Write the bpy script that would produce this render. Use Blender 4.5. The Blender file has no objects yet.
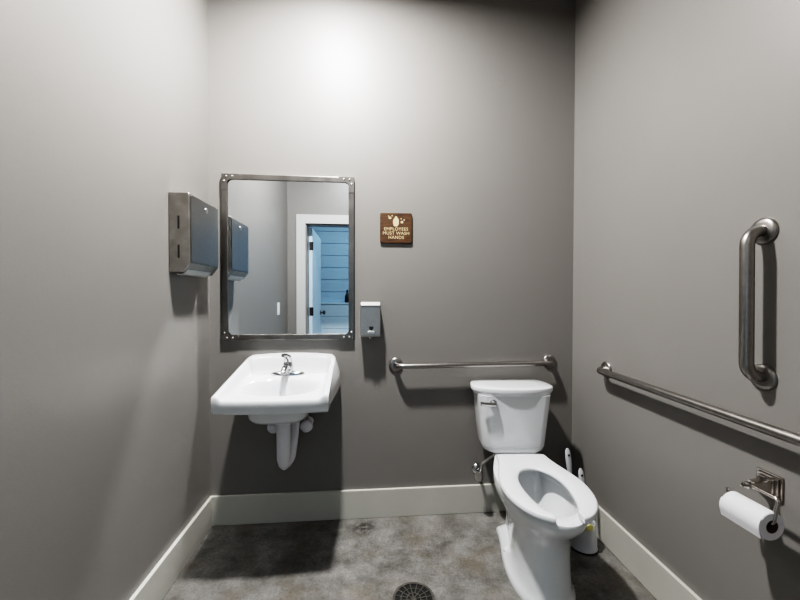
import bpy, bmesh, math, random
from mathutils import Vector, Matrix
random.seed(7)
C = bpy.context.scene.collection
PI = math.pi
# ---------------------------------------------------------------- measures
D = 2.0227            # inner face of the mirror wall
XL, XR = -0.8417, 1.1815
YF = 0.104            # inner face of the door wall
YFO = -0.02           # outer face of the door wall
H = 2.97              # ceiling
CAMZ = 1.235

# ---------------------------------------------------------------- materials
def mat(name, col, rough=0.5, metal=0.0, var=0.06, vscale=6.0, bump=0.0, bscale=200.0,
        rvar=0.0, spec=0.5, coat=0.0, stretch=(1, 1, 1), detail=4.0, aniso=0.0):
    m = bpy.data.materials.new(name); m.use_nodes = True
    nt = m.node_tree; N = nt.nodes; L = nt.links
    b = N['Principled BSDF']
    b.inputs['Roughness'].default_value = rough
    b.inputs['Metallic'].default_value = metal
    b.inputs['Specular IOR Level'].default_value = spec
    b.inputs['Coat Weight'].default_value = coat
    b.inputs['Coat Roughness'].default_value = 0.06
    tc = N.new('ShaderNodeTexCoord'); mp = N.new('ShaderNodeMapping')
    mp.inputs['Scale'].default_value = stretch
    L.new(tc.outputs['Object'], mp.inputs['Vector'])
    nz = N.new('ShaderNodeTexNoise'); nz.inputs['Scale'].default_value = vscale
    nz.inputs['Detail'].default_value = detail
    L.new(mp.outputs['Vector'], nz.inputs['Vector'])
    rp = N.new('ShaderNodeValToRGB')
    rp.color_ramp.elements[0].position = 0.3; rp.color_ramp.elements[1].position = 0.7
    rp.color_ramp.elements[0].color = (*[c * (1 - var) for c in col], 1)
    rp.color_ramp.elements[1].color = (*[min(1, c * (1 + var)) for c in col], 1)
    L.new(nz.outputs['Fac'], rp.inputs['Fac'])
    L.new(rp.outputs['Color'], b.inputs['Base Color'])
    if rvar:
        mr = N.new('ShaderNodeMapRange')
        mr.inputs['To Min'].default_value = max(0.02, rough - rvar)
        mr.inputs['To Max'].default_value = rough + rvar
        L.new(nz.outputs['Fac'], mr.inputs['Value'])
        L.new(mr.outputs['Result'], b.inputs['Roughness'])
    if bump:
        n2 = N.new('ShaderNodeTexNoise'); n2.inputs['Scale'].default_value = bscale
        n2.inputs['Detail'].default_value = 3
        L.new(mp.outputs['Vector'], n2.inputs['Vector'])
        bp = N.new('ShaderNodeBump'); bp.inputs['Strength'].default_value = bump
        bp.inputs['Distance'].default_value = 0.002
        L.new(n2.outputs['Fac'], bp.inputs['Height'])
        L.new(bp.outputs['Normal'], b.inputs['Normal'])
    return m

WALL = (0.187, 0.1785, 0.169)
M = {}
M['wall'] = mat('taupe_satin_paint', WALL, 0.40, var=0.015, vscale=3, bump=0.10, bscale=160, spec=0.5)
M['ceiling'] = mat('ceiling_paint', (0.58, 0.57, 0.55), 0.8, var=0.02)
M['trim'] = mat('white_trim_paint', (0.44, 0.428, 0.39), 0.35, var=0.02)
M['china'] = mat('white_vitreous_china', (0.62, 0.63, 0.64), 0.10, var=0.01, vscale=2, coat=0.3)
M['china_sink'] = mat('white_sink_china', (0.60, 0.61, 0.62), 0.14, var=0.01, vscale=2, coat=0.3)
M['seat'] = mat('white_seat_plastic', (0.63, 0.64, 0.66), 0.28, var=0.01, vscale=2)
M['chrome'] = mat('polished_chrome', (0.50, 0.50, 0.51), 0.10, 1.0, var=0.02)
M['nickel'] = mat('polished_nickel', (0.50, 0.47, 0.44), 0.14, 1.0, var=0.03)
M['steel'] = mat('brushed_stainless', (0.31, 0.30, 0.288), 0.33, 1.0, var=0.06, vscale=40, rvar=0.05, stretch=(1, 1, 8))
M['steel_bar'] = mat('satin_stainless_bar', (0.34, 0.325, 0.31), 0.30, 1.0, var=0.05, vscale=60, rvar=0.05)
M['steel_frame'] = mat('dull_steel_frame', (0.20, 0.19, 0.18), 0.38, 1.0, var=0.12, vscale=14, rvar=0.06)
M['steel_side'] = mat('smudged_stainless_side', (0.30, 0.285, 0.265), 0.42, 1.0, var=0.16, vscale=22, rvar=0.08)
M['bright'] = mat('bright_steel', (0.62, 0.62, 0.61), 0.35, 1.0, var=0.03)
M['soaplid'] = mat('soap_lid_steel', (0.13, 0.128, 0.124), 0.5, 1.0, var=0.05)
M['soap'] = mat('soap_box_steel', (0.40, 0.395, 0.385), 0.42, 1.0, var=0.05, vscale=40)
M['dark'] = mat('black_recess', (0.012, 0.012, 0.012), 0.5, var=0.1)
M['black'] = mat('black_metal', (0.02, 0.02, 0.022), 0.4, var=0.1)
M['iron'] = mat('dark_cast_iron', (0.085, 0.080, 0.072), 0.5, 0.4, var=0.25, vscale=40)
M['wrap'] = mat('white_pipe_wrap', (0.60, 0.59, 0.61), 0.45, var=0.03)
M['paper'] = mat('white_tissue', (0.64, 0.63, 0.65), 0.9, var=0.02, vscale=60, bump=0.25, bscale=300)
M['card'] = mat('cardboard_core', (0.10, 0.08, 0.06), 0.9, var=0.1)
M['plastic'] = mat('white_brush_plastic', (0.50, 0.51, 0.53), 0.3, var=0.02)
M['yellow'] = mat('yellow_plastic', (0.50, 0.47, 0.17), 0.5, var=0.15, vscale=60)
M['bolt'] = mat('rivet_metal', (0.5, 0.49, 0.47), 0.4, 1.0, var=0.02)
M['hose'] = mat('braided_steel_hose', (0.45, 0.44, 0.42), 0.35, 0.9, var=0.25, vscale=250)
M['cream'] = mat('cream_print', (0.55, 0.42, 0.26), 0.6, var=0.05)
M['doorpaint'] = mat('white_door_paint', (0.48, 0.48, 0.465), 0.4, var=0.02)
M['shiplap'] = mat('blue_lit_shiplap_paint', (0.40, 0.54, 0.66), 0.5, var=0.03)  # blue cast of the hall light mixed into the paint colour
M['hallfloor'] = mat('hall_concrete', (0.20, 0.20, 0.20), 0.5, var=0.15)
M['half_panel'] = mat('blue_lit_panel_paint', (0.60, 0.72, 0.80), 0.4, var=0.02)  # white panel paint with the hall light's blue put into it
M['leaf'] = mat('blue_lit_door_leaf_paint', (0.50, 0.62, 0.72), 0.4, var=0.02)  # white door; the bluish hall light is painted into its colour
M['switch'] = mat('white_switch_plastic', (0.8, 0.8, 0.8), 0.3, var=0.01)

def wood_sign():
    m = bpy.data.materials.new('stained_wood_sign'); m.use_nodes = True
    nt = m.node_tree; N = nt.nodes; L = nt.links; b = N['Principled BSDF']
    tc = N.new('ShaderNodeTexCoord'); mp = N.new('ShaderNodeMapping')
    mp.inputs['Scale'].default_value = (2.0, 2.0, 14.0)
    L.new(tc.outputs['Object'], mp.inputs['Vector'])
    nz = N.new('ShaderNodeTexNoise'); nz.inputs['Scale'].default_value = 7; nz.inputs['Detail'].default_value = 6
    L.new(mp.outputs['Vector'], nz.inputs['Vector'])
    rp = N.new('ShaderNodeValToRGB'); e = rp.color_ramp.elements
    e[0].position = 0.3; e[0].color = (0.028, 0.012, 0.005, 1)
    e[1].position = 0.72; e[1].color = (0.085, 0.040, 0.013, 1)
    L.new(nz.outputs['Fac'], rp.inputs['Fac']); L.new(rp.outputs['Color'], b.inputs['Base Color'])
    b.inputs['Roughness'].default_value = 0.5
    return m
M['wood'] = wood_sign()

def concrete():
    m = bpy.data.materials.new('polished_concrete'); m.use_nodes = True
    nt = m.node_tree; N = nt.nodes; L = nt.links; b = N['Principled BSDF']
    tc = N.new('ShaderNodeTexCoord')
    def noise(scale, det, rough=0.55, dist=0.0, off=(0, 0, 0)):
        mp = N.new('ShaderNodeMapping'); mp.inputs['Location'].default_value = off
        L.new(tc.outputs['Object'], mp.inputs['Vector'])
        n = N.new('ShaderNodeTexNoise'); n.inputs['Scale'].default_value = scale
        n.inputs['Detail'].default_value = det; n.inputs['Roughness'].default_value = rough
        n.inputs['Distortion'].default_value = dist
        L.new(mp.outputs['Vector'], n.inputs['Vector']); return n
    def ramp(n, p0, c0, p1, c1):
        r = N.new('ShaderNodeValToRGB'); e = r.color_ramp.elements
        e[0].position = p0; e[0].color = (*c0, 1); e[1].position = p1; e[1].color = (*c1, 1)
        L.new(n.outputs['Fac'], r.inputs['Fac']); return r
    def mix(a, bb, fac, mode='MIX'):
        x = N.new('ShaderNodeMixRGB'); x.blend_type = mode
        if isinstance(fac, float): x.inputs['Fac'].default_value = fac
        else: L.new(fac, x.inputs['Fac'])
        L.new(a, x.inputs['Color1'])
        if isinstance(bb, tuple): x.inputs['Color2'].default_value = (*bb, 1)
        else: L.new(bb, x.inputs['Color2'])
        return x
    big = ramp(noise(7.5, 10, 0.74, 0.0), 0.34, (0.076, 0.072, 0.065), 0.66, (0.222, 0.217, 0.206))
    brown = ramp(noise(5.2, 7, 0.66, 0.1, (3.1, 1.7, 0)), 0.50, (0, 0, 0), 0.74, (1, 1, 1))
    c1 = mix(big.outputs['Color'], (0.120, 0.104, 0.083), brown.outputs['Color'])
    spots = ramp(noise(24, 8, 0.75, 0.0, (1.3, 4.2, 0)), 0.58, (0, 0, 0), 0.74, (0.8, 0.8, 0.8))
    c2 = mix(c1.outputs['Color'], (0.034, 0.032, 0.029), spots.outputs['Color'])
    fine = ramp(noise(95, 5, 0.75), 0.35, (0.62, 0.62, 0.62), 0.62, (1.15, 1.15, 1.15))
    c3 = mix(c2.outputs['Color'], fine.outputs['Color'], 0.7, 'MULTIPLY')
    # one old oil stain near the mirror wall
    vs = N.new('ShaderNodeVectorMath'); vs.operation = 'DISTANCE'; vs.inputs[1].default_value = (-0.027, 1.932, 0.0)
    L.new(tc.outputs['Object'], vs.inputs[0])
    st = N.new('ShaderNodeMapRange'); st.inputs['From Min'].default_value = 0.01; st.inputs['From Max'].default_value = 0.09
    st.inputs['To Min'].default_value = 1.0; st.inputs['To Max'].default_value = 0.0
    L.new(vs.outputs['Value'], st.inputs['Value'])
    sn = ramp(noise(34, 6, 0.7), 0.40, (0, 0, 0), 0.52, (1, 1, 1))
    mm = N.new('ShaderNodeMath'); mm.operation = 'MULTIPLY'
    L.new(st.outputs['Result'], mm.inputs[0]); L.new(sn.outputs['Color'], mm.inputs[1])
    c3 = mix(c3.outputs['Color'], (0.025, 0.023, 0.021), mm.outputs['Value'])
    L.new(c3.outputs['Color'], b.inputs['Base Color'])
    rr = N.new('ShaderNodeMapRange'); rr.inputs['To Min'].default_value = 0.22; rr.inputs['To Max'].default_value = 0.5
    L.new(noise(5, 5, 0.6, 0, (7, 2, 0)).outputs['Fac'], rr.inputs['Value'])
    L.new(rr.outputs['Result'], b.inputs['Roughness'])
    bp = N.new('ShaderNodeBump'); bp.inputs['Strength'].default_value = 0.12; bp.inputs['Distance'].default_value = 0.003
    L.new(noise(40, 4).outputs['Fac'], bp.inputs['Height']); L.new(bp.outputs['Normal'], b.inputs['Normal'])
    return m
M['floor'] = concrete()

def mirror_mat():
    m = mat('silvered_mirror', (0.80, 0.84, 0.87), 0.0, 1.0, var=0.005)
    return m
M['mirror'] = mirror_mat()

# ---------------------------------------------------------------- mesh helpers
def obj(name, bm, m, parent=None, smooth=None, bevel=0.0, bseg=2):
    """link one bmesh as one object; smooth = angle (deg) under which edges are smoothed"""
    bmesh.ops.recalc_face_normals(bm, faces=bm.faces[:])
    if smooth is not None:
        lim = math.radians(smooth)
        for f in bm.faces: f.smooth = True
        for e in bm.edges:
            if len(e.link_faces) == 2:
                e.smooth = e.calc_face_angle(0) < lim
    me = bpy.data.meshes.new(name); bm.to_mesh(me); bm.free()
    me.materials.append(m)
    o = bpy.data.objects.new(name, me); C.objects.link(o)
    if parent:
        o.parent = parent
        o.matrix_parent_inverse = Matrix.Identity(4)
    if bevel:
        md = o.modifiers.new('bevel', 'BEVEL'); md.width = bevel; md.segments = bseg
        md.limit_method = 'ANGLE'; md.angle_limit = math.radians(40)
        md.harden_normals = False
    return o

def tag(o, label, cat, group=None, kind=None):
    o['label'] = label; o['category'] = cat
    if group: o['group'] = group
    if kind: o['kind'] = kind
    return o

def thing(name, label, cat, loc=(0, 0, 0), rotz=0.0, group=None):
    o = bpy.data.objects.new(name, None); C.objects.link(o)
    o.empty_display_size = 0.05
    o.location = loc; o.rotation_euler = (0, 0, rotz)
    return tag(o, label, cat, group)

def struct(name, bm, m, smooth=None, bevel=0.0, parent=None):
    o = obj(name, bm, m, parent, smooth, bevel)
    if not parent: o['kind'] = 'structure'
    return o

def box(bm, x0, x1, y0, y1, z0, z1):
    vs = [bm.verts.new((x, y, z)) for z in (z0, z1) for y in (y0, y1) for x in (x0, x1)]
    for q in ((0, 1, 3, 2), (4, 6, 7, 5), (0, 4, 5, 1), (2, 3, 7, 6), (0, 2, 6, 4), (1, 5, 7, 3)):
        bm.faces.new([vs[i] for i in q])
    return vs

def bmbox(*a):
    bm = bmesh.new(); box(bm, *a); return bm

def loft(bm, rings, cap0=True, cap1=True, closed=False):
    vr = [[bm.verts.new(p) for p in r] for r in rings]
    n = len(rings[0])
    pairs = list(zip(vr, vr[1:]))
    if closed: pairs.append((vr[-1], vr[0]))
    for a, b in pairs:
        for i in range(n):
            j = (i + 1) % n
            bm.faces.new((a[i], a[j], b[j], b[i]))
    if cap0 and not closed: bm.faces.new(vr[0][::-1])
    if cap1 and not closed: bm.faces.new(vr[-1])
    return vr

def path_fillet(pts, r, n=6):
    pts = [Vector(p) for p in pts]; out = [pts[0]]
    for i, (a, b, c) in enumerate(zip(pts, pts[1:], pts[2:])):
        ka = 0.96 if i == 0 else 0.49; kc = 0.96 if i == len(pts) - 3 else 0.49
        u = (a - b).normalized(); v = (c - b).normalized()
        ang = u.angle(v)
        if ang > PI - 0.02: out.append(b); continue
        t = r / math.tan(ang / 2); t = min(t, (a - b).length * ka, (c - b).length * kc)
        rr = t * math.tan(ang / 2)
        cen = b + (u + v).normalized() * (rr / math.sin(ang / 2))
        p0, p1 = b + u * t, b + v * t
        d0, d1 = p0 - cen, p1 - cen
        tot = d0.angle(d1); ax = d0.cross(d1).normalized()
        for k in range(n + 1):
            out.append(cen + Matrix.Rotation(tot * k / n, 3, ax) @ d0)
    out.append(pts[-1]); return out

def tube(bm, pts, r, seg=16, cap=True):
    pts = [Vector(p) for p in pts]
    rs = r if isinstance(r, (list, tuple)) else [r] * len(pts)
    T = []
    for i in range(len(pts)):
        a = pts[max(0, i - 1)]; b = pts[min(len(pts) - 1, i + 1)]
        T.append((b - a).normalized())
    ref = Vector((0, 0, 1)) if abs(T[0].z) < 0.9 else Vector((1, 0, 0))
    nrm = (ref - T[0] * ref.dot(T[0])).normalized()
    rings = []
    for i, p in enumerate(pts):
        if i:
            ax = T[i - 1].cross(T[i])
            if ax.length > 1e-7:
                nrm = Matrix.Rotation(T[i - 1].angle(T[i]), 3, ax.normalized()) @ nrm
        bn = T[i].cross(nrm)
        rings.append([p + (nrm * math.cos(2 * PI * k / seg) + bn * math.sin(2 * PI * k / seg)) * rs[i] for k in range(seg)])
    loft(bm, rings, cap, cap)

def lathe(bm, prof, origin, axis, seg=28, cap=True):
    """prof: (radius, distance along axis)"""
    o = Vector(origin); a = Vector(axis).normalized()
    ref = Vector((0, 0, 1)) if abs(a.z) < 0.9 else Vector((1, 0, 0))
    n = (ref - a * ref.dot(a)).normalized(); b = a.cross(n)
    rings = [[o + a * d + (n * math.cos(2 * PI * k / seg) + b * math.sin(2 * PI * k / seg)) * max(r, 1e-4) for k in range(seg)] for r, d in prof]
    loft(bm, rings, cap, cap)

def prism(bm, poly, ax, a, b):
    """extrude 2-D polygon along axis ax from a to b; poly coords fill the other two axes in order"""
    def P(p, t):
        q = list(p); q.insert(ax, t); return q
    loft(bm, [[P(p, a) for p in poly], [P(p, b) for p in poly]])

def rrect(x0, x1, y0, y1, r, n=5):
    out = []
    for cx, cy, s in ((x1 - r, y1 - r, 0), (x0 + r, y1 - r, 1), (x0 + r, y0 + r, 2), (x1 - r, y0 + r, 3)):
        for k in range(n + 1):
            t = PI / 2 * (s + k / n); out.append((cx + r * math.cos(t), cy + r * math.sin(t)))
    return out

def smooth01(t):
    t = max(0.0, min(1.0, t)); return t * t * (3 - 2 * t)

# ---------------------------------------------------------------- the setting
W = 0.12
struct('floor', bmbox(XL - W, XR + W, YF - 0.13, D + W, -0.08, 0), M['floor'])
struct('ceiling', bmbox(XL - W, XR + W, YFO, D + W, H, H + 0.08), M['ceiling'])
struct('wall_back', bmbox(XL - W, XR + W, D, D + W, 0, H), M['wall'])
struct('wall_left', bmbox(XL - W, XL, YFO, D, 0, H), M['wall'])
struct('wall_right', bmbox(XR, XR + W, YFO, D, 0, H), M['wall'])
OX0, OX1, OZ = -0.655, 0.265, 1.978     # door opening
bm = bmesh.new()
box(bm, XL, OX0, YFO, YF, 0, H); box(bm, OX1, XR, YFO, YF, 0, H); box(bm, OX0, OX1, YFO, YF, OZ, H)
struct('wall_front', bm, M['wall'])

BB, BT = 0.157, 0.016
def baseboard(name, x0, x1, y0, y1):
    return struct(name, bmbox(x0, x1, y0, y1, 0, BB), M['trim'], bevel=0.003)
baseboard('baseboard_back', XL, XR, D - BT, D)
baseboard('baseboard_left', XL, XL + BT, YF, D - BT)
baseboard('baseboard_right', XR - BT, XR, YF, D - BT)
baseboard('baseboard_front', OX1 + 0.095, XR - BT, YF, YF + BT)
# door casing on the room side (board on each side and a head), one mesh
bm = bmesh.new()
CW = 0.092
box(bm, OX0 - CW, OX0, YF, YF + 0.018, 0, OZ + CW)
box(bm, OX1, OX1 + CW, YF, YF + 0.018, 0, OZ + CW)
box(bm, OX0, OX1, YF, YF + 0.018, OZ, OZ + CW)
struct('trim_1', bm, M['doorpaint'])
bm = bmesh.new()    # jamb lining of the opening
box(bm, OX0, OX0 + 0.012, YFO, YF, 0, OZ)
box(bm, OX1 - 0.012, OX1, YFO, YF, 0, OZ)
box(bm, OX0 + 0.012, OX1 - 0.012, YFO, YF, OZ - 0.012, OZ)
struct('trim_2', bm, M['wall'])
# open door leaf, swung out into the hall
door = bpy.data.objects.new('door_1', None); C.objects.link(door)
door.location = (OX0 + 0.014, YFO - 0.006, 0); door.rotation_euler = (0, 0, math.radians(-1.2)); door['kind'] = 'structure'
obj('door_leaf', bmbox(0, 0.036, -0.86, 0, 0.012, OZ - 0.02), M['leaf'], door, bevel=0.002)
for z in (1.76, 1.05, 0.28):
    bm = bmesh.new(); box(bm, 0.004, 0.040, 0.0002, 0.003, z - 0.045, z + 0.045)
    tube(bm, [(0.041, 0.003, z - 0.045), (0.041, 0.003, z + 0.045)], 0.0065, 10)
    obj('hinge', bm, M['black'], door, 40)
bm = bmesh.new()
lathe(bm, [(0.0, 0), (0.032, 0), (0.032, 0.006), (0.012, 0.010), (0.011, 0.03), (0.024, 0.036), (0.029, 0.05), (0.022, 0.062), (0, 0.066)], (0.0361, -0.79, 1.0), (1, 0, 0), 20)
obj('door_knob', bm, M['black'], door, 40)

# hall beyond the door
HY = -1.62
struct('floor_hall', bmbox(-2.2, 2.0, HY - 0.1, YF - 0.13, -0.08, 0), M['hallfloor'])
struct('ceiling_hall', bmbox(-2.2, 2.0, HY - 0.1, YFO, 2.6, 2.68), M['ceiling'])
struct('wall_hall_left', bmbox(-2.3, -2.2, HY - 0.1, YFO, 0, 2.6), M['shiplap'])
struct('wall_hall_right', bmbox(2.0, 2.1, HY - 0.1, YFO, 0, 2.6), M['shiplap'])
bm = bmesh.new()                                   # shiplap boards with shadow gaps
bh = 0.183; z = 0.0
while z < 2.6:
    box(bm, -2.2, 2.0, HY, HY + 0.018, z, min(z + bh - 0.008, 2.6)); z += bh
box(bm, -2.2, 2.0, HY - 0.1, HY, 0, 2.6)
struct('wall_hall_back', bm, M['shiplap'])
bm = bmesh.new()                                   # paler half-height panel added before the shiplap
z = 0.0
while z < 1.0:
    box(bm, -1.4, 1.2, HY + 0.13, HY + 0.15, z, min(z + bh - 0.006, 1.08)); z += bh
box(bm, -1.4, 1.2, HY + 0.02, HY + 0.13, 0, 1.08)
box(bm, -1.42, 1.22, HY + 0.0185, HY + 0.152, 1.09, 1.115)
struct('wall_half_panel', bm, M['half_panel'])
bm = bmesh.new()
lathe(bm, [(0, 0), (0.034, 0), (0.036, 0.01), (0.034, 0.10), (0.018, 0.13), (0.012, 0.16), (0.012, 0.19), (0, 0.192)], (0, 0, 0), (0, 0, 1), 20)
o = obj('black_bottle', bm, M['black'], None, 40); o.location = (-0.315, HY + 0.10, 1.115)
tag(o, 'small black tapered bottle on the pale half-height panel beyond the doorway, seen in the mirror', 'bottle')

# light switch on the left wall (seen in the mirror)
t = thing('light_switch', 'white light switch plate on the left grey wall, seen in the mirror', 'light switch', (XL, 0.50, 1.10))
obj('plate', bmbox(0, 0.006, -0.036, 0.036, -0.058, 0.058), M['switch'], t, bevel=0.002)
obj('rocker', bmbox(0.0062, 0.010, -0.017, 0.017, -0.033, 0.033), M['switch'], t, bevel=0.001)

# ---------------------------------------------------------------- mirror
MX0, MX1, MZ0, MZ1 = -0.7704, -0.0759, 0.990, 1.871
t = thing('wall_mirror', 'tall rectangular mirror in a riveted steel frame above the sink', 'mirror', (0, D, 0))
FW, FD = 0.031, 0.020
def frame_bar(pl, pr):        # mitred bar: outer edge pl, inner edge pr (x,z pairs)
    bm = bmesh.new()
    quad = [pl[0], pl[1], pr[1], pr[0]]
    loft(bm, [[(x, -0.0005, zz) for x, zz in quad], [(x, -FD, zz) for x, zz in quad]])
    return bm
o4 = [(MX0, MZ0), (MX1, MZ0), (MX1, MZ1), (MX0, MZ1)]
i4 = [(MX0 + FW, MZ0 + FW), (MX1 - FW, MZ0 + FW), (MX1 - FW, MZ1 - FW), (MX0 + FW, MZ1 - FW)]
for k in range(4):
    j = (k + 1) % 4
    obj('frame_bar', frame_bar((o4[k], o4[j]), (i4[k], i4[j])), M['steel_frame'], t, bevel=0.003)
R = 0.022
bm = bmesh.new()
rr = rrect(MX0 + FW - 0.006, MX1 - FW + 0.006, MZ0 + FW - 0.006, MZ1 - FW + 0.006, 0.001, 1)
loft(bm, [[(x, -0.006, zz) for x, zz in rr], [(x, -0.014, zz) for x, zz in rr]])
obj('mirror_glass', bm, M['mirror'], t)
for sx, cx in ((1, MX0), (-1, MX1)):
    for sz, cz in ((1, MZ0), (-1, MZ1)):
        # L-shaped corner plate with a rounded inner corner
        pts = [(0.002, 0.002), (0.085, 0.002), (0.085, FW * 0.93)]
        for k in range(5):
            a = -PI / 2 - PI / 2 * k / 4
            pts.append((FW + R + R * math.cos(a) - 0.001, FW + R + R * math.sin(a) - 0.001))
        pts += [(FW * 0.93, 0.085), (0.002, 0.085)]
        poly = [(cx + sx * a, cz + sz * b) for a, b in pts]
        bm = bmesh.new()
        loft(bm, [[(x, -FD - 0.0002, zz) for x, zz in poly], [(x, -FD - 0.0025, zz) for x, zz in poly]])
        p = obj('corner_plate', bm, M['steel_frame'], t)
        for a, b in ((0.026, 0.015), (0.056, 0.014), (0.014, 0.040)):
            bm = bmesh.new()
            lathe(bm, [(0.0052, 0), (0.0048, 0.0015), (0.003, 0.0026), (0, 0.003)], (cx + sx * a, -FD - 0.0026, cz + sz * b), (0, -1, 0), 12)
            obj('rivet', bm, M['bolt'], p, 50)

# ---------------------------------------------------------------- towel dispenser (left wall)
TY0, TY1, TZ0, TZ1, TD = 1.627, 1.925, 1.328, 1.668, 0.088
t = thing('paper_towel_dispenser', 'stainless steel paper towel dispenser box on the left wall beside the mirror', 'towel dispenser', (XL, 0, 0))
prof = [(0.0005, TZ0), (0.058, TZ0), (TD - 0.002, TZ0 + 0.040), (TD - 0.002, TZ1 - 0.006), (TD - 0.008, TZ1), (0.0005, TZ1)]
bm = bmesh.new(); loft(bm, [[(x, TY0, z) for x, z in prof], [(x, TY1, z) for x, z in prof]])
obj('cabinet', bm, M['steel_side'], t, bevel=0.006, bseg=3)
bm = bmesh.new()
rr = rrect(TY0 + 0.010, TY1 - 0.010, TZ0 + 0.046, TZ1 - 0.010, 0.006)
loft(bm, [[(TD - 0.0015, a, b) for a, b in rr], [(TD + 0.0015, a, b) for a, b in rr]])
dr = obj('door', bm, M['steel'], t)
bm = bmesh.new()
lathe(bm, [(0.013, 0), (0.013, 0.002), (0.010, 0.003), (0.0, 0.003)], (TD + 0.0017, (TY0 + TY1) / 2 + 0.005, TZ1 - 0.045), (1, 0, 0), 20)
obj('lock', bm, M['bright'], dr, 40)
bm = bmesh.new()      # curled exit lip under the door
lp = []
for k in range(9):
    a = k / 8
    lp.append((0.022 + 0.045 * a, TZ0 - 0.004 + 0.020 * a ** 2 - 0.006 * math.sin(PI * a)))
lp2 = [(x + 0.0008, z - 0.004) for x, z in reversed(lp)]
bm_poly = lp + lp2
loft(bm, [[(x, TY0 + 0.022, z) for x, z in bm_poly], [(x, TY1 - 0.045, z) for x, z in bm_poly]])
obj('exit_lip', bm, M['bright'], t, 30)
for zc in (1.540, 1.417):
    bm = bmesh.new()
    rr = rrect(0.037, 0.045, zc - 0.028, zc + 0.028, 0.003)
    loft(bm, [[(a, TY0 - 0.0003, b) for a, b in rr], [(a, TY0 + 0.004, b) for a, b in rr]])
    obj('slot', bm, M['dark'], t)

# ---------------------------------------------------------------- soap dispenser
t = thing('soap_dispenser', 'small stainless steel soap dispenser on the wall right of the mirror', 'soap dispenser', (0.012, D, 1.095))
bm = bmesh.new()
SW = 0.053
prof = [(-0.0005, -0.085), (-0.072, -0.085), (-0.078, -0.076), (-0.078, 0.080), (-0.066, 0.097), (-0.0005, 0.097)]
loft(bm, [[(-SW, y, z) for y, z in prof], [(SW, y, z) for y, z in prof]])
obj('body', bm, M['soap'], t, bevel=0.004)
bm = bmesh.new()
prof = [(-0.0005, 0.0972), (-0.066, 0.0972), (-0.0785, 0.082), (-0.0785, 0.079), (-0.0815, 0.079), (-0.0815, 0.083), (-0.068, 0.101), (-0.0005, 0.101)]
loft(bm, [[(-SW + 0.001, y, z) for y, z in prof], [(SW - 0.001, y, z) for y, z in prof]])
obj('lid', bm, M['soaplid'], t, bevel=0.002)
bm = bmesh.new()
hp = [(0.0, -0.016), (0.011, -0.003), (0.012, 0.006), (0.006, 0.010), (0, 0.007), (-0.006, 0.010), (-0.012, 0.006), (-0.011, -0.003)]
loft(bm, [[(a + 0.004, -0.0782, b - 0.038) for a, b in hp], [(a + 0.004, -0.080, b - 0.038) for a, b in hp]])
obj('sight_window', bm, M['dark'], t)
bm = bmesh.new()
rr = rrect(-0.016, 0.022, -0.066, -0.054, 0.004)
loft(bm, [[(a, -0.0782, b) for a, b in rr], [(a, -0.088, b) for a, b in rr]])
obj('push_button', bm, M['bright'], t, bevel=0.002)
bm = bmesh.new()
tube(bm, [(0.002, -0.040, -0.085), (0.002, -0.040, -0.093), (0.002, -0.043, -0.101)], [0.012, 0.010, 0.007], 12)
obj('spout', bm, M['steel'], t, 50)

# ---------------------------------------------------------------- sign
t = thing('hand_washing_sign', 'small square brown wooden sign with cream lettering on the back wall', 'sign', (0.1525, D, 1.602))
bm = bmesh.new()
rr = rrect(-0.088, 0.088, -0.083, 0.083, 0.009)
loft(bm, [[(a, -0.0005, b) for a, b in rr], [(a, -0.012, b) for a, b in rr]])
obj('board', bm, M['wood'], t, bevel=0.002)
def text(body, size, x, z, parent, name):
    cu = bpy.data.curves.new(name, 'FONT'); cu.body = body; cu.size = size
    cu.align_x = 'CENTER'; cu.align_y = 'CENTER'; cu.extrude = 0.0006; cu.offset = 0.0
    cu.space_character = 1.08
    tmp = bpy.data.objects.new(name, cu); C.objects.link(tmp)
    dg = bpy.context.evaluated_depsgraph_get()
    me = bpy.data.meshes.new_from_object(tmp.evaluated_get(dg))
    bpy.data.objects.remove(tmp); bpy.data.curves.remove(cu)
    me.transform(Matrix.Translation((x, -0.0128, z)) @ Matrix.Rotation(PI / 2, 4, 'X'))
    me.materials.clear(); me.materials.append(M['cream'])
    o = bpy.data.objects.new(name, me); C.objects.link(o); o.parent = parent
    return o
text('EMPLOYEES', 0.0245, 0.0, -0.007, t, 'lettering')
text('MUST WASH', 0.0245, 0.0, -0.030, t, 'lettering')
text('HANDS', 0.0245, 0.0, -0.053, t, 'lettering')
def flat(parent, name, polys):
    bm = bmesh.new()
    for poly in polys:
        loft(bm, [[(a, -0.0122, b) for a, b in poly], [(a, -0.0134, b) for a, b in poly]])
    return obj(name, bm, M['cream'], parent)
def ell(cx, cz, rx, rz, n=20, rot=0.0):
    out = []
    for k in range(n):
        a = 2 * PI * k / n; x, z2 = rx * math.cos(a), rz * math.sin(a)
        out.append((cx + x * math.cos(rot) - z2 * math.sin(rot), cz + x * math.sin(rot) + z2 * math.cos(rot)))
    return out
hand = [(-0.013, 0.012), (-0.016, 0.022), (-0.017, 0.036), (-0.014, 0.048), (-0.008, 0.054), (-0.006, 0.060), (-0.001, 0.0645), (0.004, 0.062), (0.006, 0.055), (0.012, 0.050), (0.0145, 0.040), (0.0145, 0.024), (0.011, 0.013), (0.004, 0.008), (-0.007, 0.008)]
flat(t, 'hand_symbol', [hand])
for e in ((-0.034, 0.054, 0.0075, 0.0065), (-0.022, 0.066, 0.0035, 0.003), (-0.041, 0.064, 0.003, 0.003),
          (0.032, 0.032, 0.0075, 0.007), (0.044, 0.044, 0.004, 0.0035), (0.028, 0.050, 0.0035, 0.003)):
    flat(t, 'bubble_symbol', [ell(*e)])

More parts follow.
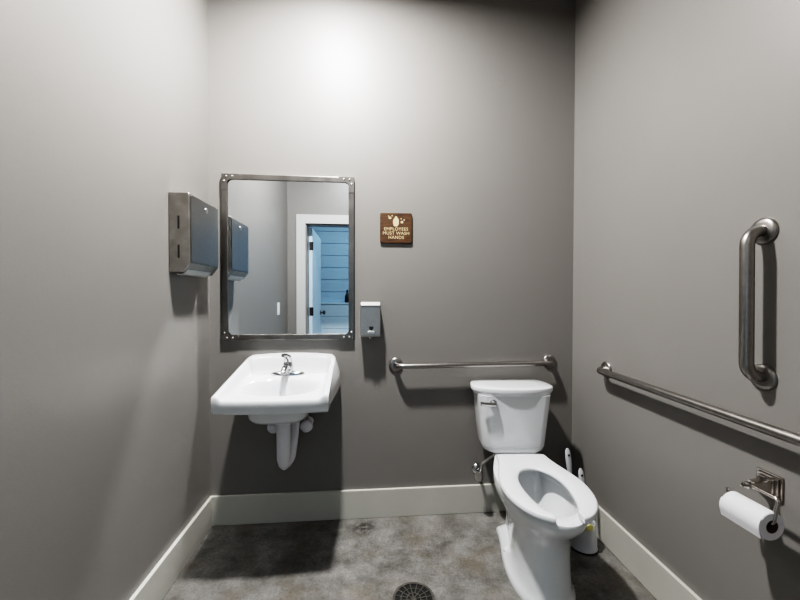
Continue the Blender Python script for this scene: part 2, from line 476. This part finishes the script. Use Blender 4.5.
# ---------------------------------------------------------------- grab bars
def flange(bm, o, axis, r=0.039):
    lathe(bm, [(r, 0.0006), (r, 0.004), (r * 0.93, 0.008), (r * 0.74, 0.011), (r * 0.50, 0.0125), (0.0, 0.0125)], o, axis, 32)
def grab_bar(name, label, p0, p1, nrm, r, off=0.055, fr=0.039, bend=0.045):
    c = [(p0[i] + p1[i]) / 2 for i in range(3)]
    t = thing(name, label, 'grab bar', c)
    a = Vector(p0) - Vector(c); b = Vector(p1) - Vector(c); n = Vector(nrm)
    bm = bmesh.new()
    tube(bm, path_fillet([a + n * 0.010, a + n * off, b + n * off, b + n * 0.010], bend, 10), r, 22)
    obj('bar', bm, M['steel_bar'], t, 40)
    for q in (a, b):
        bm = bmesh.new(); flange(bm, q, n, fr)
        obj('flange', bm, M['steel_bar'], t, 35)
    return t
grab_bar('grab_bar', 'horizontal steel grab bar on the back wall behind the toilet tank', (0.152, D, 0.846), (1.040, D, 0.852), (0, -1, 0), 0.0145)
grab_bar('grab_bar', 'long horizontal steel grab bar along the right wall', (XR, 1.715, 0.866), (XR, 0.62, 0.852), (-1, 0, 0), 0.0155)
grab_bar('grab_bar', 'short vertical steel grab bar standing upright on the right wall', (XR, 0.998, 1.428), (XR, 0.994, 0.990), (-1, 0, 0), 0.0175, off=0.057, bend=0.050)

# ---------------------------------------------------------------- sink
SX = -0.408; DEP = 0.452
t = thing('wall_sink', 'white wall-hung washbasin with chrome faucet below the mirror', 'sink', (SX, D, 0))
def half_w(v, back=0.230):              # half width of the top outline
    if v < 0.03: return back - 0.012 * (1 - smooth01(v / 0.03))
    return back + 0.010 * (v - 0.03) / (DEP - 0.03)
def rim_z(u, v):                        # height of the raised rim
    base = 0.905 + (0.812 - 0.905) * min(1, max(0, (v - 0.01) / (DEP - 0.01)))
    crown = 0.014 * (1 - min(1, (u / 0.24) ** 2)) * max(0, 1 - v / 0.05)
    return base + crown
def front_bow(u): return 0.012 * (1 - (u / 0.24) ** 2)
NU, NV = 61, 49
def top_point(i, j):
    s = -1 + 2 * i / (NU - 1)           # across
    q = j / (NV - 1)                    # wall to front
    # crowd samples to the rims
    s2 = math.copysign(1 - (1 - abs(s)) ** 1.35, s)
    q = 1 - (1 - q) ** 1.25
    v0 = 0.0006 + (DEP) * q
    u = s2 * half_w(v0)
    v = v0 + front_bow(u) * smooth01(q * 2 - 1) * q
    # rounded front corners
    hw = half_w(v0); 
    du = hw - abs(u); dv = DEP - v0
    rim = rim_z(u, v0)
    # distance inside from rims
    side = smooth01((du - 0.014) / 0.030)
    back = smooth01((v0 - 0.020) / 0.050)
    front = 1.0
    inside = side * back
    deck = 0.822 - 0.028 * smooth01((v0 - 0.08) / 0.30)
    z = rim + (min(deck, rim) - rim) * inside
    # lip at the outside edge
    z -= 0.005 * (1 - smooth01(du / 0.009)) + 0.004 * (1 - smooth01(dv / 0.007))
    # bowl
    e = math.sqrt(((u) / 0.190) ** 2 + ((v0 - 0.268) / 0.128) ** 2)
    if e < 1.0:
        z -= 0.125 * smooth01((1 - e) / 0.50)
    return Vector((u, -v, z))
bm = bmesh.new()
top = [[bm.verts.new(top_point(i, j)) for i in range(NU)] for j in range(NV)]
for j in range(NV - 1):
    for i in range(NU - 1):
        bm.faces.new((top[j][i], top[j][i + 1], top[j + 1][i + 1], top[j + 1][i]))
edge = [top[0][i] for i in range(NU)] + [top[j][NU - 1] for j in range(1, NV)] + [top[NV - 1][i] for i in range(NU - 2, -1, -1)] + [top[j][0] for j in range(NV - 2, 0, -1)]
def ring_at(f):
    return [bm.verts.new(f(v.co)) for v in edge]
def bridge(a, b):
    for i in range(len(a)):
        j = (i + 1) % len(a); bm.faces.new((a[i], a[j], b[j], b[i]))
def flare(c): return (1 - smooth01((-c.y) / DEP)) * min(1, abs(c.x) / 0.2)
r1 = ring_at(lambda c: Vector((c.x + math.copysign(0.004, c.x) * flare(c), c.y - (0.003 if c.y < -0.3 else 0), c.z - 0.008)))
rm = ring_at(lambda c: Vector((c.x + math.copysign(0.026, c.x) * flare(c), c.y - (0.004 if c.y < -0.3 else 0), c.z * 0.45 + 0.762 * 0.55)))
r2 = ring_at(lambda c: Vector((c.x + math.copysign(0.030, c.x) * flare(c), c.y - (0.002 if c.y < -0.3 else 0), 0.748)))
def low(c):
    v = -c.y; k = smooth01((v - 0.30) / 0.15)
    return Vector((c.x * 0.985 + math.copysign(0.024, c.x) * flare(c), c.y + 0.008 * k, 0.732))
r3 = ring_at(low)
def low2(c): return Vector((c.x * 0.95, max(c.y + 0.018, -DEP + 0.012) if c.y < -0.3 else c.y, 0.730))
r4 = ring_at(low2)
def belly(sc, zz, off):
    def f(c):
        a = math.atan2((-c.y - 0.23) / 0.23, c.x / 0.25)
        ca, sa = math.cos(a), math.sin(a)
        m = (abs(ca) ** 3.2 + abs(sa) ** 3.2) ** (-1 / 3.2)
        return Vector((0.146 * sc * ca * m - 0.012, -(off + 0.150 * sc * sa * m), zz))
    return f
r5 = ring_at(belly(1.0, 0.728, 0.225)); r6 = ring_at(belly(0.93, 0.668, 0.22)); r7 = ring_at(belly(0.86, 0.650, 0.215)); r8 = ring_at(belly(0.6, 0.644, 0.20))
prev = edge
for r in (r1, rm, r2, r3, r4, r5, r6, r7, r8): bridge(prev, r); prev = r
bm.faces.new(prev)
obj('basin', bm, M['china_sink'], t, 48)
bm = bmesh.new()
lathe(bm, [(0.0, 0.0), (0.020, 0.0), (0.022, 0.002), (0.022, 0.004), (0.010, 0.003), (0, 0.003)], (0, -0.268, 0.6745), (0, 0, 1), 20)
obj('drain_flange', bm, M['chrome'], t, 40)
# faucet
f = obj('faucet', (lambda b: (lathe(b, [(0.026, 0), (0.025, 0.03), (0.023, 0.045), (0.018, 0.058), (0, 0.062)], (0, 0, 0.006), (0, 0, 1), 24), b)[1])(bmesh.new()), M['chrome'], t, 50)
f.location = (-0.004, -0.100, 0.8195); f.scale = (1.1, 1.05, 1.08)
bm = bmesh.new()
el = [(0.078 * math.copysign(abs(math.cos(2 * PI * k / 40)) ** 0.9, math.cos(2 * PI * k / 40)), 0.026 * math.sin(2 * PI * k / 40)) for k in range(40)]
loft(bm, [[(x, y, 0.0) for x, y in el], [(x, y, 0.009) for x, y in el], [(x * 0.93, y * 0.85, 0.015) for x, y in el], [(x * 0.5, y * 0.7, 0.019) for x, y in el]])
obj('base_plate', bm, M['chrome'], f, 40)
bm = bmesh.new()
tube(bm, [(0, -0.012, 0.030), (0, -0.04, 0.042), (0, -0.075, 0.044), (0, -0.105, 0.036), (0, -0.112, 0.026)], [0.018, 0.017, 0.0145, 0.0125, 0.011], 16)
obj('spout', bm, M['chrome'], f, 60)
bm = bmesh.new()
tube(bm, [(0, 0.004, 0.058), (0, 0.000, 0.072), (0.002, -0.010, 0.086), (-0.004, -0.030, 0.098), (-0.012, -0.052, 0.102)], [0.020, 0.019, 0.015, 0.010, 0.009], 16)
obj('lever_handle', bm, M['chrome'], f, 60)
# waste and supplies in white wraps
bm = bmesh.new()
tube(bm, [(-0.008, -0.185, 0.655), (-0.008, -0.185, 0.60), (-0.008, -0.183, 0.42), (-0.006, -0.180, 0.393), (-0.003, -0.172, 0.376), (0.0, -0.165, 0.371)], [0.033, 0.034, 0.033, 0.028, 0.018, 0.004], 24)
obj('tailpiece_wrap', bm, M['wrap'], t, 60)
bm = bmesh.new()
tube(bm, path_fillet([(0.0, -0.170, 0.390), (0.016, -0.135, 0.405), (0.026, -0.110, 0.50), (0.030, -0.085, 0.575), (0.030, -0.001, 0.585)], 0.03, 6), 0.024, 20)
obj('trap_arm_wrap', bm, M['wrap'], t, 60)
for sx in (-0.082, 0.086):
    zc = 0.545 + (0.0 if sx > 0 else 0)
    bm = bmesh.new()
    lathe(bm, [(0.026, 0), (0.026, 0.012), (0.018, 0.016), (0.016, 0.05), (0.030, 0.060), (0.033, 0.075), (0.030, 0.092), (0.018, 0.100), (0, 0.102)], (sx, -0.0006, zc), (0, -1, 0), 24)
    sv = obj('stop_valve', bm, M['wrap'], t, 45)
    bm = bmesh.new()
    tube(bm, [(sx, -0.040, zc + 0.010), (sx * 0.98, -0.045, zc + 0.06), (sx * 0.7, -0.075, zc + 0.12), (sx * 0.5, -0.09, zc + 0.17)], 0.0075, 12)
    obj('supply_tube', bm, M['hose'], sv, 60)

# ---------------------------------------------------------------- toilet
t = thing('toilet', 'white two-piece toilet with an open-front seat', 'toilet', (0.780, D, 0), math.radians(-4.6))
NS = 64
def outline(vb, vf, w, wb, vc=None, ex=2.0, n=NS, rc=0.03):
    """egg-shaped plan outline; v measured out from the wall, u across; returns [(u, -v)]"""
    if vc is None: vc = vf - (vf - vb) * 0.46
    half = []
    nf = n // 4
    for k in range(nf + 1):                     # front tip -> widest
        a = PI / 2 * k / nf
        half.append((w * math.sin(a) ** (2 / ex), vc + (vf - vc) * math.cos(a) ** (2 / ex)))
    nb = n // 2 - nf
    for k in range(1, nb + 1):                  # widest -> back corner -> back centre
        s = k / nb
        if s <= 0.75:
            q = s / 0.75; v = vc + (vb + rc * 0.3 - vc) * q
            half.append((w + (wb - w) * smooth01(q), v))
        else:
            q = (s - 0.75) / 0.25
            half.append((wb * (1 - q), vb))
    pts = half[:]                                # right side front->back
    for u, v in reversed(half[1:-1]): pts.append((-u, v))
    return [(u, -v) for u, v in pts]
def R3(o2, z): return [(u, y, z) for u, y in o2]
def zwarp(ring, fn): return [(u, y, z + fn(-y)) for u, y, z in ring]

rings = [
    R3(outline(0.185, 0.700, 0.131, 0.098, vc=0.48, ex=2.25), 0.0006),
    R3(outline(0.185, 0.702, 0.132, 0.098, vc=0.48, ex=2.25), 0.020),
    R3(outline(0.193, 0.696, 0.124, 0.092, vc=0.48, ex=2.25), 0.032),
    R3(outline(0.215, 0.690, 0.108, 0.060, vc=0.52, ex=2.25), 0.060),
    R3(outline(0.220, 0.682, 0.105, 0.058, vc=0.52, ex=2.25), 0.120),
    R3(outline(0.205, 0.678, 0.105, 0.060, vc=0.52, ex=2.2), 0.190),
    R3(outline(0.170, 0.684, 0.112, 0.070, vc=0.51, ex=2.1), 0.245),
    R3(outline(0.120, 0.708, 0.138, 0.084), 0.290),
    R3(outline(0.080, 0.742, 0.155, 0.080), 0.325),
    R3(outline(0.055, 0.770, 0.166, 0.082), 0.352),
    R3(outline(0.048, 0.790, 0.171, 0.084), 0.378),
    R3(outline(0.045, 0.797, 0.172, 0.085), 0.400),
    R3(outline(0.048, 0.794, 0.170, 0.082), 0.409),
    R3(outline(0.060, 0.785, 0.162, 0.076), 0.413),
]
# rim inside and bowl well
def inner(vb, vf, w, z): return R3(outline(vb, vf, w, w * 0.62, ex=2.0, rc=0.06), z)
rings += [
    inner(0.300, 0.742, 0.132, 0.4130),
    inner(0.306, 0.730, 0.126, 0.404),
    inner(0.308, 0.714, 0.124, 0.378),
    inner(0.300, 0.708, 0.132, 0.366),
    inner(0.315, 0.698, 0.124, 0.335),
    inner(0.345, 0.680, 0.106, 0.285),
    inner(0.385, 0.655, 0.082, 0.235),
    inner(0.420, 0.610, 0.056, 0.205),
]
bm = bmesh.new(); loft(bm, rings)
bowl = obj('bowl', bm, M['china'], t, 40)
bm = bmesh.new(); loft(bm, [inner(0.372, 0.664, 0.087, 0.2465), inner(0.372, 0.664, 0.087, 0.2485)])
water = mat('toilet_water', (0.5, 0.52, 0.52), 0.03, var=0.01)
obj('water', bm, water, bowl)
for sx in (-1, 1):
    bm = bmesh.new()
    lathe(bm, [(0.014, 0), (0.014, 0.008), (0.010, 0.016), (0, 0.019)], (sx * 0.104, -0.385, 0.0325), (0, 0, 1), 16)
    obj('bolt_cap', bm, M['china'], bowl, 50)
# seat ring, open at the front
def seat_path():
    outer = outline(0.258, 0.806, 0.180, 0.121, vc=0.560, ex=2.15, n=96, rc=0.02)
    inn = []
    for k in range(96):
        a = 2 * PI * k / 96
        inn.append((0.093 * math.sin(a), -(0.560 + (0.225 if math.cos(a) > 0 else 0.160) * math.cos(a))))
    return outer, inn
so, si = seat_path()
GAP = 0.050
def cut(o):   # drop the points within the front gap, keep an open run from right horn round the back to left horn
    n = len(o); out = []
    for u, y in o:
        out.append((u, y))
    return out
n = len(so)
def clip_gap(pts, g):
    """pts start at the front tip; returns the run with |u|>=g near the front, with exact end points"""
    n = len(pts); half = n // 2
    def first(seq):
        for k in range(1, len(seq)):
            if abs(seq[k][0]) >= g:
                a, b = seq[k - 1], seq[k]; q = (g - abs(a[0])) / (abs(b[0]) - abs(a[0]))
                return k, (a[0] + (b[0] - a[0]) * q, a[1] + (b[1] - a[1]) * q)
    k, p = first(pts[:half])
    rev = [pts[0]] + pts[:0:-1]
    k2, p2 = first(rev[:half])
    run = [p] + pts[k:n - k2 + 1] + [p2]
    return run
def resample(run, m):
    L = [0.0]
    for a, b in zip(run, run[1:]): L.append(L[-1] + math.hypot(b[0] - a[0], b[1] - a[1]))
    out = []; j = 0
    for k in range(m):
        d = L[-1] * k / (m - 1)
        while j < len(L) - 2 and L[j + 1] < d: j += 1
        q = (d - L[j]) / max(1e-9, L[j + 1] - L[j])
        a, b = run[j], run[j + 1]; out.append((a[0] + (b[0] - a[0]) * q, a[1] + (b[1] - a[1]) * q))
    return out
ro = resample(clip_gap(so, GAP), 90); ri = resample(clip_gap(si, GAP), 90)
bm = bmesh.new(); secs = []
Z0, Z1 = 0.4195, 0.4425
for (a, b) in zip(ro, ri):
    A = Vector((a[0], a[1], 0)); B = Vector((b[0], b[1], 0))
    sec = []
    for q, z in ((0.0, Z0 + 0.004), (0.0, Z0 + 0.012), (0.05, Z1 - 0.003), (0.16, Z1), (0.60, Z1 - 0.001), (0.88, Z1 - 0.005), (0.98, Z1 - 0.010), (1.0, Z0 + 0.004), (0.96, Z0), (0.04, Z0)):
        p = A.lerp(B, q); sec.append((p.x, p.y, z))
    secs.append(sec)
loft(bm, secs)
seat = obj('seat', bm, M['seat'], t, 42, bevel=0.003)
for sx in (-1, 1):
    bm = bmesh.new()
    loft(bm, [[(sx * 0.075 + a, b, z) for a, b in rrect(-0.026, 0.026, -0.288, -0.252, 0.008, 4)] for z in (0.4142, 0.430)])
    obj('hinge', bm, M['seat'], seat, 40, bevel=0.003)
# tank
TS = -0.008
def tank_ring(w, vb, vf, z, r, bow=0.012):
    w = w - 0.007
    base = rrect(-w, w, -vf, -vb, r, 6); out = []
    for u, y in base:
        if y < -(vf + vb) / 2: y -= bow * (1 - (u / w) ** 2)
        out.append((u + TS, y, z))
    return out
bm = bmesh.new()
loft(bm, [tank_ring(0.120, 0.06, 0.190, 0.4145, 0.04, 0.006), tank_ring(0.150, 0.045, 0.205, 0.420, 0.045), tank_ring(0.166, 0.035, 0.212, 0.434, 0.045), tank_ring(0.172, 0.03, 0.215, 0.455, 0.045),
          tank_ring(0.182, 0.028, 0.219, 0.56, 0.045), tank_ring(0.192, 0.026, 0.222, 0.66, 0.045), tank_ring(0.198, 0.025, 0.224, 0.718, 0.045)])
tank = obj('tank', bm, M['china'], t, 50)
def lid_ring(s, z):
    # straight back with clipped corners, sides curving into a bowed front
    half = [(0, 0.020), (0.150, 0.020), (0.178, 0.026), (0.200, 0.048), (0.213, 0.085), (0.2175, 0.130), (0.2165, 0.158), (0.208, 0.182), (0.190, 0.202), (0.160, 0.220), (0.120, 0.234), (0.07, 0.243), (0.03, 0.246)]
    pts = half + [(0, 0.2465)] + [(-u, v) for u, v in reversed(half[1:])]
    cv = 0.13
    return [(u * s * 0.985 + TS, -(cv + (v - cv) * s), z) for u, v in pts]
bm = bmesh.new()
loft(bm, [lid_ring(0.955, 0.7185), lid_ring(0.968, 0.724), lid_ring(0.975, 0.729), lid_ring(0.995, 0.733), lid_ring(1.0, 0.740), lid_ring(1.0, 0.748), lid_ring(0.990, 0.754), lid_ring(0.955, 0.757), lid_ring(0.6, 0.758)])
obj('tank_lid', bm, M['china'], t, 38)
bm = bmesh.new()
lathe(bm, [(0.019, 0), (0.019, 0.008), (0.014, 0.013), (0.010, 0.024), (0, 0.026)], (-0.126, -0.2265, 0.682), (0, -1, 0), 20)
tube(bm, [(-0.126, -0.247, 0.682), (-0.145, -0.250, 0.683), (-0.175, -0.250, 0.685), (-0.196, -0.247, 0.686)], [0.012, 0.010, 0.009, 0.0105], 14)
obj('flush_lever', bm, M['chrome'], t, 50)

# water supply to the toilet
t = thing('toilet_supply_valve', 'chrome shutoff valve and curved hose on the back wall left of the toilet', 'valve', (0.618, D, 0.245))
bm = bmesh.new()
lathe(bm, [(0.030, 0.0006), (0.029, 0.004), (0.018, 0.012), (0.009, 0.014), (0.009, 0.05), (0.015, 0.052), (0.015, 0.082), (0, 0.084)], (0, 0, 0), (0, -1, 0), 24)
obj('valve_body', bm, M['chrome'], t, 40)
bm = bmesh.new()
lathe(bm, [(0.009, 0), (0.009, 0.018), (0.021, 0.022), (0.026, 0.030), (0.024, 0.040), (0, 0.042)], (0.012, -0.067, -0.006), (-0.80, -0.55, 0.10), 18)
obj('valve_handle', bm, M['bright'], t, 45)
bm = bmesh.new()
tube(bm, path_fillet([(0.002, -0.067, 0.012), (0.004, -0.067, 0.055), (0.050, -0.078, 0.095), (0.085, -0.088, 0.125), (0.092, -0.092, 0.178)], 0.03, 5), 0.0075, 12)
obj('hose', bm, M['hose'], t, 60)
bm = bmesh.new()
lathe(bm, [(0.012, 0), (0.017, 0.002), (0.017, 0.020), (0, 0.021)], (0.093, -0.092, 0.1605), (0, 0, 1), 8)
obj('coupling_nut', bm, M['plastic'], t, 30)

# ---------------------------------------------------------------- brush and plunger beside the toilet
CX, CY = 1.053, 1.692
t = thing('toilet_brush_caddy', 'white plastic brush caddy with a yellow rim tab on the floor right of the toilet', 'brush caddy', (CX, CY, 0))
bm = bmesh.new()
lathe(bm, [(0.063, 0.0006), (0.064, 0.006), (0.061, 0.010), (0.059, 0.06), (0.053, 0.128), (0.051, 0.131), (0.048, 0.128), (0.053, 0.06), (0.055, 0.014), (0, 0.012)], (0, 0, 0), (0, 0, 1), 36)
obj('holder', bm, M['plastic'], t, 40)
bm = bmesh.new()
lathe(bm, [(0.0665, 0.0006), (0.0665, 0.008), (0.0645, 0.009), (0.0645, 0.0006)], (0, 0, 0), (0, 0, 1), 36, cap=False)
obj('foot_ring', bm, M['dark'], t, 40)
bm = bmesh.new()
prism(bm, [(-0.024, 0.116), (0.010, 0.116), (0.012, 0.140), (-0.002, 0.147), (-0.022, 0.140)], 1, -0.060, -0.054)
obj('rim_tab', bm, M['yellow'], t, bevel=0.002)
def brush(name, label, cat, x, y, top, head, lean):
    t = thing(name, label, cat, (x, y, 0.0125))
    hz = top - 0.0125
    bm = bmesh.new()
    zz = [0.055, 0.10, hz - 0.14, hz - 0.10, hz - 0.05, hz - 0.012, hz]
    ww = [0.007, 0.007, 0.007, 0.013, 0.015, 0.012, 0.005]
    rings = []
    for z, w in zip(zz, ww):
        f = z / hz
        rings.append([(lean[0] * f + w * math.cos(a), lean[1] * f + 0.55 * w * math.sin(a), z) for a in [2 * PI * k / 16 for k in range(16)]])
    loft(bm, rings); h = obj('handle', bm, M['plastic'], t, 50)
    bm = bmesh.new()
    lathe(bm, [(0.0055, 0), (0.0055, 0.0018), (0, 0.0018)], (lean[0] * (hz - 0.03) / hz, lean[1] * (hz - 0.03) / hz - 0.0080, hz - 0.03), (0, -1, 0), 12)
    obj('hanging_hole', bm, M['dark'], h)
    bm = bmesh.new()
    lathe(bm, head, (0, 0, 0), (0, 0, 1), 18)
    obj('brush_head', bm, M['plastic'], t, 50)
    return t
brush('toilet_brush', 'taller white toilet brush handle standing behind the toilet seat', 'toilet brush', CX - 0.026, CY + 0.006, 0.472, [(0.012, 0), (0.021, 0.01), (0.022, 0.05), (0.012, 0.062), (0, 0.064)], (-0.040, 0.03))
brush('cleaning_brush', 'shorter white brush handle between the toilet seat and the right wall', 'brush', CX + 0.026, CY - 0.006, 0.375, [(0.010, 0), (0.019, 0.01), (0.019, 0.045), (0.010, 0.058), (0, 0.06)], (-0.030, 0.03))

# ---------------------------------------------------------------- toilet paper holder and roll
PY, PZ = 0.970, 0.680
t = thing('toilet_paper_holder', 'polished metal toilet paper holder with stepped square plate on the right wall', 'paper holder', (XR, PY, PZ))
bm = bmesh.new()
for hw, d0, d1 in ((0.035, 0.0006, 0.007), (0.029, 0.007, 0.013), (0.022, 0.013, 0.020)):
    rr = rrect(-hw, hw, -hw, hw, 0.003, 3)
    loft(bm, [[(-d0, a, b) for a, b in rr], [(-d1, a, b) for a, b in rr]])
pl = obj('wall_plate', bm, M['nickel'], t, bevel=0.0015)
bm = bmesh.new()
loft(bm, [[(-x, a, b) for a, b in rrect(-w, w, -w, w, 0.004, 3)] for x, w in ((0.0202, 0.019), (0.032, 0.014), (0.050, 0.012), (0.062, 0.011))])
lathe(bm, [(0.0080, 0), (0.0080, 0.008), (0.0100, 0.010), (0.0100, 0.016), (0.006, 0.018), (0.006, 0.021), (0.0085, 0.025), (0.006, 0.032), (0, 0.033)], (-0.0605, 0, 0), (-1, 0, 0), 18)
obj('post', bm, M['nickel'], t, 35)
bm = bmesh.new()
RX, RZ = XR - 1.090, 0.608 - PZ            # roll axis in local terms
yn, yf = -0.081, 0.046
tube(bm, path_fillet([(-0.068, -0.004, 0.0), (-0.070, yn + 0.004, 0.0), (-RX + 0.002, yn, RZ + 0.006), (-RX + 0.002, yf - 0.004, RZ + 0.006), (-RX + 0.004, yf, RZ + 0.040)], 0.010, 6), 0.0052, 12)
obj('swing_arm', bm, M['nickel'], t, 50)
t2 = thing('toilet_paper_roll', 'white toilet paper roll hanging on the metal holder', 'paper roll', (1.090, 0.945, 0.608))
RR, RC, RL = 0.0385, 0.018, 0.056
bm = bmesh.new(); rings = []
ng = 56
prof = [(RC, -RL), (RR - 0.002, -RL), (RR, -RL + 0.002), (RR, RL - 0.002), (RR - 0.002, RL), (RC, RL)]
lathe_r = [[(r * math.cos(2 * PI * k / ng), y, r * math.sin(2 * PI * k / ng)) for k in range(ng)] for r, y in prof]
loft(bm, lathe_r, closed=True)
obj('paper', bm, M['paper'], t2, 40)
bm = bmesh.new()
loft(bm, [[(r * math.cos(2 * PI * k / 32), y, r * math.sin(2 * PI * k / 32)) for k in range(32)] for r, y in ((RC - 0.0002, -RL), (RC - 0.0002, RL), (RC - 0.002, RL), (RC - 0.002, -RL))], closed=True)
obj('core', bm, M['card'], t2, 40)
bm = bmesh.new(); a0, a1 = [], []
rings = []
for k in range(12):                       # loose sheet hugging the roll's room side, then hanging free
    q = k / 11
    if q < 0.6:
        a = PI * (0.80 + 0.30 * q / 0.6); p = (math.cos(a) * (RR + 0.0010), math.sin(a) * (RR + 0.0010)); nn = (math.cos(a), math.sin(a))
    else:
        a = PI * 1.10; s = (q - 0.6) / 0.4
        p = (math.cos(a) * (RR + 0.001) + 0.005 * s, math.sin(a) * (RR + 0.001) - 0.018 * s); nn = (-0.96, -0.28)
    rings.append([(p[0], -RL + 0.0005, p[1]), (p[0], RL - 0.0005, p[1]), (p[0] + nn[0] * 0.0008, RL - 0.0005, p[1] + nn[1] * 0.0008), (p[0] + nn[0] * 0.0008, -RL + 0.0005, p[1] + nn[1] * 0.0008)])
loft(bm, rings)
obj('loose_sheet', bm, M['paper'], t2, 50)

# ---------------------------------------------------------------- floor drain
t = thing('floor_drain', 'round dark cast iron floor drain grate in the concrete floor', 'drain', (0.185, 1.452, 0))
bm = bmesh.new()
lathe(bm, [(0.001, 0.0004), (0.084, 0.0004), (0.084, 0.0012), (0.001, 0.0012)], (0, 0, 0), (0, 0, 1), 48)
obj('well', bm, M['dark'], t)
bm = bmesh.new()
def ringbar(r0, r1, z0=0.0013, z1=0.0042):
    loft(bm, [[(r * math.cos(2 * PI * k / 48), r * math.sin(2 * PI * k / 48), z) for k in range(48)] for r, z in ((r0, z0), (r0, z1), (r1, z1), (r1, z0))], closed=True)
ringbar(0.076, 0.086); ringbar(0.050, 0.054); ringbar(0.026, 0.030); ringbar(0.001, 0.010)
for k in range(16):
    a = 2 * PI * k / 16 + 0.1; c, s = math.cos(a), math.sin(a)
    r0, r1, w = 0.009 if k % 2 == 0 else 0.028, 0.077, 0.0022
    q = [(r0 * c - w * s, r0 * s + w * c), (r1 * c - w * s, r1 * s + w * c), (r1 * c + w * s, r1 * s - w * c), (r0 * c + w * s, r0 * s - w * c)]
    loft(bm, [[(x, y, 0.0014) for x, y in q], [(x, y, 0.0040) for x, y in q]])
obj('grate', bm, M['iron'], t, 30)

# ---------------------------------------------------------------- lights
def light(name, kind, loc, energy, col=(1, 1, 1), **kw):
    l = bpy.data.lights.new(name, kind); l.energy = energy; l.color = col
    for k, v in kw.items(): setattr(l, k, v)
    o = bpy.data.objects.new(name, l); C.objects.link(o); o.location = loc
    return o
light('ceiling_lamp', 'AREA', (-0.20, 1.37, 2.92), 72, (1.0, 0.99, 0.975), shape='DISK', size=0.12, spread=math.radians(174))
light('hall_daylight', 'AREA', (0.2, -0.55, 2.58), 22, (0.70, 0.87, 1.0), shape='RECTANGLE', size=2.2, size_y=0.9)

w = bpy.data.worlds.new('world'); bpy.context.scene.world = w; w.use_nodes = True
w.node_tree.nodes['Background'].inputs['Color'].default_value = (0.02, 0.02, 0.02, 1)

# ---------------------------------------------------------------- camera
F, YAW, PITCH, ROLL = 365.463, 0.0867, 0.0147, 0.0021
cam = bpy.data.cameras.new('camera'); co = bpy.data.objects.new('camera', cam); C.objects.link(co)
cam.sensor_width = 36.0; cam.lens = F / 800 * 36.0; cam.clip_start = 0.01
co.location = (0, 0, CAMZ)
fw = Vector((math.sin(YAW) * math.cos(PITCH), math.cos(YAW) * math.cos(PITCH), -math.sin(PITCH)))
q = fw.to_track_quat('-Z', 'Y')
co.rotation_mode = 'QUATERNION'
co.rotation_quaternion = q @ Matrix.Rotation(ROLL, 3, 'Z').to_quaternion()
sc = bpy.context.scene
sc.camera = co
sc.view_settings.view_transform = 'Filmic'
sc.view_settings.look = 'Very High Contrast'
sc.view_settings.exposure = 0.32
sc.cycles.use_denoising = True
sc.cycles.max_bounces = 10; sc.cycles.diffuse_bounces = 6; sc.cycles.glossy_bounces = 6
sc.cycles.blur_glossy = 0.0
sc.cycles.sample_clamp_indirect = 0.0
sc.cycles.use_guiding = True
sc.cycles.guiding_training_samples = 64
